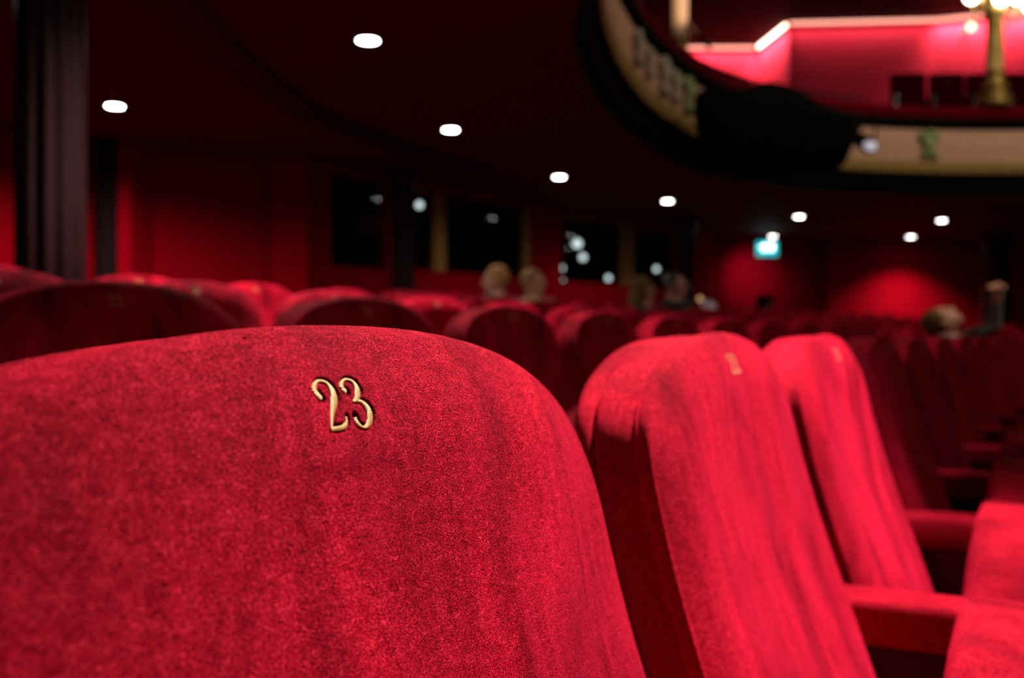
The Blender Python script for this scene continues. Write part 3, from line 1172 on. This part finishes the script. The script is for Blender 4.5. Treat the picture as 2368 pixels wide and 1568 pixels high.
# gold columns on the balcony
p = at(2300, 0, 12.72)
t = thing('lamp_column', 'ornate gold fluted column with white lamp globes on the balcony rail', 'column', (p.x, p.y, 3.88))
R = 0.105
bm = bmesh.new()
add_lathe(bm, [(R * 1.9, 0), (R * 1.9, .07), (R * 1.3, .075), (R * 1.75, .10), (R * 1.75, .16), (R * 1.2, .17), (R * 1.2, .215), (R * 1.65, .225), (R * 1.65, .26), (R * 1.1, .27), (R * 1.25, .30), (R * 1.1, .34)], 40)
from_bm('base', bm, M['gold'], t, True)
bm = bmesh.new()
add_lathe(bm, [(R * 1.1, .34, 0), (R * 1.0, .36, 1), (R * 1.0, .42, 0), (R * 1.12, .43, 0), (R * 1.12, .45, 0), (R * 1.0, .46, 1), (R * 1.0, 1.10, 1), (R * .98, 1.13, 0)], 96, 14, 0.14)
from_bm('shaft', bm, M['gold'], t, True)
bm = bmesh.new()
add_lathe(bm, [(R * .98, 1.13), (R * 1.35, 1.16), (R * 1.25, 1.22), (R * 1.7, 1.34), (R * 1.8, 1.4), (R * .9, 1.42), (R * .9, 2.72)], 40)
from_bm('capital', bm, M['gold'], t, True)
for (dx, dy, dz) in ((-0.03, -0.24, 1.30), (0.25, -0.1, 1.36), (0.35, -0.22, 1.22), (-0.27, 0.05, 1.42)):
    bm = bmesh.new()
    g = bmesh.ops.create_uvsphere(bm, u_segments=20, v_segments=14, radius=0.085)
    bmesh.ops.translate(bm, verts=g['verts'], vec=(dx, dy, dz))
    o = from_bm('lamp_globe', bm, M['globe'], t, True)
    bm = bmesh.new()
    add_tube(bm, [(0, 0, 1.05), (dx * .6, dy * .6, 1.02), (dx, dy, dz - .09)], 0.014, 8)
    from_bm('bracket', bm, M['gold'], o, True)
p = at(1570, 0, 12.6)
t = GOLDC = thing('gold_column', 'plain gold banded column rising from the balcony beside the dark rods', 'column', (p.x, p.y, 3.97))
R = 0.115
bm = bmesh.new()
add_lathe(bm, [(R * 1.5, 0), (R * 1.5, .15), (R * 1.2, .22), (R * 1.25, .34), (R * 1.0, .40)], 32)
from_bm('base', bm, M['darkpaint'], t, True)
bm = bmesh.new()
add_lathe(bm, [(R, .40, 0), (R, .42, 1), (R, .66, 1), (R * 1.02, .68, 0)], 96, 10, 0.1)
from_bm('shaft_foot', bm, M['gold'], t, True)
bm = bmesh.new()
add_lathe(bm, [(R * 1.04, .68), (R * 1.04, .72)], 32)
from_bm('band', bm, M['darkpaint'], t, True)
bm = bmesh.new()
add_lathe(bm, [(R * 1.02, .72, 0), (R, .74, 1), (R, 2.60, 1)], 96, 10, 0.06)
o = from_bm('shaft', bm, M['cream'], t, True)
o['label'] = 'pale gold shaft'

# round wall lamp
p = at(2246, 62, 17.2)
t = thing('wall_lamp', 'small round warm lamp glowing on the pink balcony wall', 'lamp', p)
bm = bmesh.new()
g = bmesh.ops.create_uvsphere(bm, u_segments=20, v_segments=14, radius=0.07)
from_bm('lamp_globe', bm, M['warm'], t, True)
bm = bmesh.new()
add_tube(bm, [(0, 0.05, 0), (0, 0.33, 0)], 0.03, 12)
from_bm('bracket', bm, M['brass'], t, True)

# ---- black cloth covered equipment on the balcony front -------------------------------
outl = [(1612, 300), (1610, 222), (1655, 208), (1715, 205), (1760, 192), (1800, 196), (1850, 216), (1905, 248), (1960, 264), (2004, 276), (1992, 300), (1972, 345), (1948, 385), (1880, 402), (1790, 404), (1700, 398), (1650, 372)]
def edge_depth(px):
    m = (px - CX0) / FPX
    return min((e for e in EDGE if e.y > 5), key=lambda e: abs(e.x / e.y - m)).y


pts = [at(x, y, 9.3 + 0.7 * (edge_depth(x) - 10.7)) for x, y in outl]
cen = sum(pts, Vector()) / len(pts)
sm = catmull(pts + [pts[0]], 3)[:-1]
bm = bmesh.new()
rings = []
for sc, dy in ((0.25, -0.32), (0.6, -0.29), (0.85, -0.22), (0.97, -0.10), (1.0, 0.02), (0.97, 0.14), (0.85, 0.24), (0.5, 0.28)):
    ring = []
    for q in sm:
        w = cen + (q - cen) * sc
        nn = noise.noise(Vector((w.x * 3, dy * 4, w.z * 1.2))) * 0.035
        ring.append(bm.verts.new((w.x + nn, w.y + dy + nn, w.z)))
    rings.append(ring)
n = len(sm)
for a, b in zip(rings, rings[1:]):
    for k in range(n):
        bm.faces.new((a[k], a[(k + 1) % n], b[(k + 1) % n], b[k]))
bm.faces.new(rings[0][::-1])
bm.faces.new(rings[-1])
tag(from_bm('equipment_cover', bm, M['black'], None, True), 'big black cloth covered equipment hung on the curved balcony front', 'equipment')
p = at(2006, 335, 9.95)
t = thing('stage_light', 'small black stage light with a shiny lens below the cloth cover', 'light', p)
bm = bmesh.new()
add_tube(bm, [(-.02, .20, .10), (-.02, .18, .095), (0, 0, .0), (0, -.06, -.02)], [.04, .07, .075, .085], 18)
from_bm('housing', bm, M['blackmetal'], t, True)
bm = bmesh.new()
add_lathe(bm, [(.004, .0), (.05, -.008), (.066, -.02)], 20)
o = from_bm('lens', bm, emit('stage_lens', (0.8, 0.75, 0.85), 0.55), t, True)  # emission stands in for a reflected glint on the lens
o.rotation_euler = (math.radians(-100), 0, 0)
o.location = (0, -.058, -.02)
bm = bmesh.new()
add_tube(bm, [(-.10, .06, 0), (-.10, .06, .2), (.10, .06, .2), (.10, .06, 0)], 0.012, 6)
from_bm('yoke', bm, M['blackmetal'], t)

# rods and rigging beside the gold column
def rod(name, label, a, b, r=0.02, mat='column'):
    bm = bmesh.new()
    add_tube(bm, [a, b], r, 8)
    return tag(from_bm(name, bm, M[mat], None, True), label, 'rod')


def edge_at(px, off):
    m = (px - CX0) / FPX
    e = min((e for e in EDGE if e.y > 4.5), key=lambda e: abs(e.x / e.y - m))
    i = EDGE.index(e)
    tt = (EDGE[i + 1] - EDGE[i - 1]).normalized()
    return Vector((e.x + tt.y * off, e.y - tt.x * off))


e1, e2 = edge_at(1440, -0.05), edge_at(1487, -0.05)
rod('rigging_pole', 'first upright dark pole standing on the balcony rail', (e1.x, e1.y, 3.86), (e1.x, e1.y, 4.32), 0.028)
rod('rigging_pole', 'second upright dark pole on the balcony rail, nearer the gold column', (e2.x, e2.y, 3.86), (e2.x, e2.y, 4.34), 0.028)
for nm, a, b, r in (('brace_rod', at(1592, 52, 12.55), at(1640, 108, 11.9), 0.03), ('cross_rod', at(1440, 84, 12.1), at(1552, 66, 12.6), 0.018)):
    bm = bmesh.new()
    add_tube(bm, [Vector(a) - GOLDC.location, Vector(b) - GOLDC.location], r, 8)
    from_bm(nm, bm, M['column'], GOLDC, True)
rail = thing('balcony_rail', 'thin dark guard rail curving over the red rail', 'rail', (0, 0, 0))
bm = bmesh.new()
seg = [e for e in EDGE if e.y > 9.6 and e.x < 4.6]
add_tube(bm, [(e.x - .05, e.y + .05, 3.97) for e in seg], 0.02, 8)
from_bm('rail_bar', bm, M['blackmetal'], rail, True)
for e in seg[::6]:
    bm = bmesh.new()
    add_tube(bm, [(e.x - .05, e.y + .05, 3.885), (e.x - .05, e.y + .05, 3.97)], 0.012, 6)
    from_bm('rail_post', bm, M['blackmetal'], rail, True)

# ---- sound desk with cups and the small box on the exit wall -------------------------------
p = at(1640, 735, 12.1)
p.x += 0.0
t = thing('sound_desk', 'low dark desk holding pale bottles in front of the exit wall', 'desk', (p.x, p.y, 0.0), 0.9)
bm = bmesh.new()
add_box(bm, (0, 0, 1.185), (0.75, 0.5, 0.04), 0, 0.008)
from_bm('desk_top', bm, M['darkpaint'], t)
bm = bmesh.new()
add_box(bm, (0, 0.2, 0.78), (0.72, 0.03, 0.77), 0, 0.004)
from_bm('front_panel', bm, M['darkpaint'], t)
for sx in (-.34, .34):
    bm = bmesh.new()
    add_box(bm, (sx, 0, 0.78), (0.04, 0.44, 0.77), 0, 0.004)
    from_bm('side_panel', bm, M['darkpaint'], t)
rot = Matrix.Rotation(0.9, 3, 'Z')
for k, (dx, dy, h) in enumerate(((-.16, -.02, .19), (-.06, .05, .16), (.05, -.04, .15), (.13, .05, .18))):
    q = rot @ Vector((dx, dy, 0))
    b = thing('water_bottle', ['tall pale bottle at one end of the desk group', 'pale bottle between the tall end one and the short one', 'shortest pale bottle of the group on the dark desk', 'pale bottle at the exit sign end of the desk group'][k], 'bottle', (p.x + q.x, p.y + q.y, 1.206), 0, 'bottles on the dark desk')
    bm = bmesh.new()
    add_lathe(bm, [(.034, 0), (.037, .01), (.035, h * .4), (.037, h * .65), (.016, h * .86), (.014, h * .92)], 20)
    from_bm('bottle_body', bm, M['bottle'], b, True)
    bm = bmesh.new()
    add_lathe(bm, [(.017, h * .92), (.017, h)], 16)
    from_bm('bottle_cap', bm, M['stone'], b, True)
q = rot @ Vector((-.33, -.05, 0))
b = thing('desk_knob_lamp', 'tiny amber lamp on the dark desk beside the bottles', 'lamp', (p.x + q.x, p.y + q.y, 1.206))
bm = bmesh.new()
add_lathe(bm, [(.035, 0), (.03, .02), (.008, .03), (.008, .16)], 14)
from_bm('stand', bm, M['blackmetal'], b, True)
bm = bmesh.new()
g = bmesh.ops.create_uvsphere(bm, u_segments=12, v_segments=8, radius=0.028)
bmesh.ops.translate(bm, verts=g['verts'], vec=(0, 0, .18))
from_bm('bulb', bm, emit('amber_lamp', (1.0, 0.55, 0.2), 0.7), b, True)
p = at(1769, 712, 17.6)
t = thing('wall_box', 'small black upright box with a round brass badge on the red wall', 'box', p)
bm = bmesh.new()
add_box(bm, (0, 0.0, 0), (0.26, 0.22, 0.44), 0, 0.012)
from_bm('case', bm, M['black'], t)
bm = bmesh.new()
add_lathe(bm, [(.06, 0), (.06, .01), (.045, .014)], 20)
o = from_bm('badge', bm, M['brass'], t, True)
o.rotation_euler = (PI / 2, 0, 0)
o.location = (.05, -.11, .04)
bm = bmesh.new()
add_tube(bm, [(0, .1, 0), (0, .95, 0)], .03, 8)
from_bm('bracket', bm, M['blackmetal'], t)


# ---------------------------------------------------------------------------- people
def capsule(bm, a, b, ra, rb, seg=14):
    a, b = Vector(a), Vector(b)
    add_tube(bm, [a, a.lerp(b, .33), a.lerp(b, .66), b], [ra, ra + (rb - ra) * .33, ra + (rb - ra) * .66, rb], seg)
    for p, r in ((a, ra), (b, rb)):
        g = bmesh.ops.create_icosphere(bm, subdivisions=2, radius=r)
        bmesh.ops.translate(bm, verts=g['verts'], vec=p)


def ell(bm, c, s, R=None):
    g = bmesh.ops.create_icosphere(bm, subdivisions=3, radius=1.0)
    m = Matrix.Translation(Vector(c)) @ (R.to_4x4() if R else Matrix()) @ Matrix.Diagonal((s[0], s[1], s[2], 1))
    bmesh.ops.transform(bm, matrix=m, verts=g['verts'])


def person(label, loc, rz, J, cloth, hair_mat, hair_kind, head_rot=(0, 0, 0), hand=None):
    """J: joints in seat space (facing -y)"""
    t = thing('person', label, 'person', loc, rz)
    bm = bmesh.new()
    pel, che, nek, hed = [Vector(J[k]) for k in ('pelvis', 'chest', 'neck', 'head')]
    HR = Matrix.Rotation(head_rot[2], 3, 'Z') @ Matrix.Rotation(head_rot[0], 3, 'X') @ Matrix.Rotation(head_rot[1], 3, 'Y')
    ell(bm, pel, (.165, .12, .12))
    ell(bm, pel.lerp(che, .5), (.14, .105, .125))
    ell(bm, che, (.165, .11, .16))
    capsule(bm, che + Vector((0, 0, .12)), nek, .07, .055)
    capsule(bm, nek, hed, .055, .055)
    bare = []
    for s in ('l', 'r'):
        sh, el, wr = Vector(J['sh' + s]), Vector(J['el' + s]), Vector(J['wr' + s])
        capsule(bm, che + Vector((0, 0, .10)), sh, .08, .066)
        capsule(bm, sh, el, .056, .045)
        capsule(bm, el, wr, .043, .030)
        hp, kn, an = Vector(J['hp' + s]), Vector(J['kn' + s]), Vector(J['an' + s])
        capsule(bm, hp, kn, .085, .06)
        capsule(bm, kn, an, .06, .042)
        capsule(bm, an, an + Vector((0, -.16, -.02)), .042, .034)
        # hand: palm, four bent fingers of unequal length, thumb from the side of the palm
        d = (wr - el).normalized()
        if hand and s in hand:
            d = Vector(hand[s]).normalized()
        side = d.cross(Vector((0, 0, 1)))
        side = side.normalized() if side.length > .1 else Vector((1, 0, 0))
        dn = side.cross(d).normalized()
        if dn.z > 0:
            dn = -dn
        pc = wr + d * .05
        Rm = Matrix((side, d, dn)).transposed()
        ell(bm, pc, (.042, .052, .016), Rm)
        for k, ln in enumerate((.062, .074, .069, .052)):
            o = wr + d * .085 + side * (-.030 + .020 * k)
            m1 = o + d * ln * .5 + dn * .006
            m2 = m1 + d * ln * .42 + dn * .020
            capsule(bm, o, m1, .0095, .0085, 8)
            capsule(bm, m1, m2, .0085, .0072, 8)
        o = wr + d * .025 - side * .036
        m1 = o - side * .022 + d * .03 + dn * .012
        capsule(bm, o, m1, .012, .010, 8)
        capsule(bm, m1, m1 + d * .028 + dn * .008, .010, .008, 8)
        bare.append((wr, pc + d * .06))
    # head
    ell(bm, hed, (.075, .092, .108), HR)
    for c, sz in (((0, -.05, -.055), (.052, .045, .055)), ((0, -.098, -.012), (.013, .022, .026)), ((0, -.104, -.024), (.016, .014, .010)), ((0, -.086, .03), (.045, .012, .012)),
                  ((0, -.088, -.058), (.022, .010, .007)), ((-.077, .005, -.005), (.010, .022, .032)), ((.077, .005, -.005), (.010, .022, .032))):
        ell(bm, hed + HR @ Vector(c), sz, HR)
    me = bpy.data.meshes.new('body')
    bm.to_mesh(me)
    bm.free()
    tmp = bpy.data.objects.new('tmp', me)
    COL.objects.link(tmp)
    md = tmp.modifiers.new('r', 'REMESH')
    md.mode = 'VOXEL'
    md.voxel_size = 0.0085
    sd = tmp.modifiers.new('s', 'SMOOTH')
    sd.iterations = 3
    dg = bpy.context.evaluated_depsgraph_get()
    me2 = bpy.data.meshes.new_from_object(tmp.evaluated_get(dg))
    bpy.data.objects.remove(tmp)
    me2.name = 'body'
    me2.materials.clear()
    for mm in (M['skin'], cloth, J.get('trousers', M['black'])):
        me2.materials.append(mm)
    for f in me2.polygons:
        c = f.center
        k = 1
        if (c - hed).length < .145 or (c - nek).length < .06:
            k = 0
        elif c.z < pel.z + .02 and (c - che).length > .25:
            k = 2
        for w, h in bare:
            if (c - h).length < .14 and (c - w).dot(h - w) > 0:
                k = 0
        f.material_index = k
    body = link_mesh('body', me2, None, t, True)
    # eyes and lips
    for s in (-1, 1):
        bm = bmesh.new()
        ell(bm, hed + HR @ Vector((s * .030, -.083, .008)), (.013, .008, .007), HR)
        from_bm('eye', bm, M['eyes'], t, True)
    # hair
    bm = bmesh.new()
    ell(bm, hed + HR @ Vector((0, .016, .022)), (.086, .094, .100), HR)
    if hair_kind == 'long':
        ell(bm, hed + HR @ Vector((0, .055, -.08)), (.085, .05, .13), HR)
    elif hair_kind == 'bun':
        ell(bm, hed + HR @ Vector((0, .10, .07)), (.04, .04, .04), HR)
    for v in bm.verts:
        nn = noise.noise(v.co * 28)
        v.co += v.normal * nn * .006 if v.normal.length else Vector()
        q = HR.transposed() @ (v.co - hed)
        if q.y < -.045 and q.z < .055:          # clear of the face
            v.co = hed + HR @ Vector((q.x * .9, -.045 + (q.y + .045) * .2, q.z))
    from_bm('hair', bm, hair_mat, t, True)
    return t


HB = plain('blond_hair', (0.40, 0.20, 0.07), 0.75, var=0.4, scale=60, spec=0.1)
HD = plain('dark_hair', (0.016, 0.010, 0.008), 0.4, var=0.3, scale=60)
HBR = plain('brown_hair', (0.13, 0.075, 0.022), 0.75, var=0.4, scale=60, spec=0.1)
HT = plain('tan_hair', (0.22, 0.12, 0.05), 0.75, var=0.4, scale=60, spec=0.1)
CL1 = plain('dark_jumper', (0.02, 0.018, 0.02), 0.85)
CL2 = plain('tan_jacket', (0.30, 0.18, 0.08), 0.8)
CL3 = plain('grey_shirt', (0.14, 0.13, 0.12), 0.8)
CL4 = plain('pale_shirt', (0.4, 0.27, 0.25), 0.8)


def seated(dz=0.0, hz=0.0, hy=0.0, dx=0.0):
    J = dict(pelvis=(0, -.31, .625), chest=(dx * .5, -.27, .83 + dz), neck=(dx * .8, -.20, 1.01 + dz), head=(dx, -.20 + hy, 1.135 + dz + hz),
             shl=(-.18 + dx * .6, -.24, .95 + dz), ell=(-.185, -.35, .70 + dz), wrl=(-.12, -.52, .70),
             shr=(.18 + dx * .6, -.24, .95 + dz), elr=(.185, -.35, .70 + dz), wrr=(.12, -.52, .70),
             hpl=(-.09, -.34, .60), knl=(-.11, -.70, .57), anl=(-.11, -.68, .09),
             hpr=(.09, -.34, .60), knr=(.11, -.70, .57), anr=(.11, -.68, .09))
    return J


l, rz = seat_place(5, 12)
person('person with pale blond hair and dark top seated under the wide dark window', l, rz, seated(-.10), CL1, HB, 'short', (math.radians(8), 0, math.radians(-150)))
l, rz = seat_place(5, 13)
person('person in a tan jacket turning in profile beside the blond head', l, rz, seated(-.10, dx=-.03), CL2, HT, 'short', (0, 0, math.radians(8)))
l, rz = seat_place(4, 14)
person('person with wavy brown hair seated below the second brass mullion', l, rz, seated(-.10), CL1, HBR, 'long', (math.radians(8), 0, math.radians(60)))
l, rz = seat_place(4, 15)
person('person in dark clothes with a dim reddish face beside the brown haired person', l, rz, seated(-.04), CL1, HD, 'short', (0, 0, math.radians(10)))
l, rz = seat_place(1, 12)
J = seated(-.16, -.02, .03)
J.update(shr=(.17, -.22, .82), elr=(.20, -.44, .93), wrr=(.15, -.47, 1.18), shl=(-.17, -.22, .82))
person('person lying back with face turned up and one arm raised overhead', l, rz, J, CL3, HBR, 'short', (math.radians(-62), 0, math.radians(20)), {'r': (-.9, .12, .02)})

# ---------------------------------------------------------------------------- lights
w = bpy.data.worlds.new('World')
SC.world = w
w.use_nodes = True
w.node_tree.nodes['Background'].inputs['Color'].default_value = (0.5, 0.22, 0.23, 1)
w.node_tree.nodes['Background'].inputs['Strength'].default_value = 0.008


def area(name, loc, target, size, energy, col):
    ld = bpy.data.lights.new(name, 'AREA')
    ld.size = size
    ld.energy = energy
    ld.color = col
    o = bpy.data.objects.new(name, ld)
    COL.objects.link(o)
    o.location = loc
    o.rotation_euler = (Vector(target) - Vector(loc)).to_track_quat('-Z', 'Y').to_euler()
    return o


# unseen area light added as dim fill over the open stalls
area('house_chandelier', (7.5, 5.0, 9.5), (5.5, 9.0, 1.0), 2.0, 210, (1.0, 0.80, 0.62))

def beam(name, loc, target, deg, energy, col):
    ld = bpy.data.lights.new(name, 'SPOT')
    ld.energy, ld.color = energy, col
    ld.spot_size, ld.spot_blend, ld.shadow_soft_size = math.radians(deg), 0.5, 0.08
    o = bpy.data.objects.new(name, ld)
    COL.objects.link(o)
    o.location = loc
    o.rotation_euler = (Vector(target) - Vector(loc)).to_track_quat('-Z', 'Y').to_euler()


beam('fascia_wash', (8.8, 6.2, 5.0), (5.4, 12.7, 3.5), 60, 330, (1.0, 0.85, 0.66))  # unseen spots added to brighten the balcony front
beam('fascia_wash', (6.5, 5.0, 5.2), (1.3, 9.6, 3.4), 40, 30, (1.0, 0.85, 0.66))
beam('house_light', (5.5, 3.5, 7.5), (2.95, 6.4, 1.3), 16, 700, (1.0, 0.82, 0.6))  # unseen spot added to light the person lying back
# unseen spot added to brighten the gold column on the balcony
beam('stage_spot', (5.0, 8.0, 6.2), (2.12, 12.6, 5.35), 12, 1500, (1.0, 0.86, 0.6))

# ---------------------------------------------------------------------------- camera
cd = bpy.data.cameras.new('Camera')
cd.sensor_width = 36.0
cd.lens = FPX / 2368 * 36.0
cd.shift_y = -4 / 2368
cd.clip_start = 0.02
cd.clip_end = 100
cd.dof.use_dof = True
cd.dof.focus_distance = 0.385
cd.dof.aperture_fstop = cd.lens / 4.0
cam = bpy.data.objects.new('Camera', cd)
COL.objects.link(cam)
cam.location = (0, 0, EYE)
cam.rotation_euler = (PI / 2, 0, 0)
SC.camera = cam

SC.view_settings.view_transform = 'Standard'
SC.view_settings.look = 'None'
SC.view_settings.exposure = 0.0
SC.view_settings.gamma = 1.0
SC.view_settings.use_curve_mapping = False

# light paths kept short: the hall is dark and dull
SC.cycles.max_bounces = 6
SC.cycles.diffuse_bounces = 3
SC.cycles.glossy_bounces = 2
SC.cycles.adaptive_threshold = 0.02
SC.cycles.transparent_max_bounces = 6
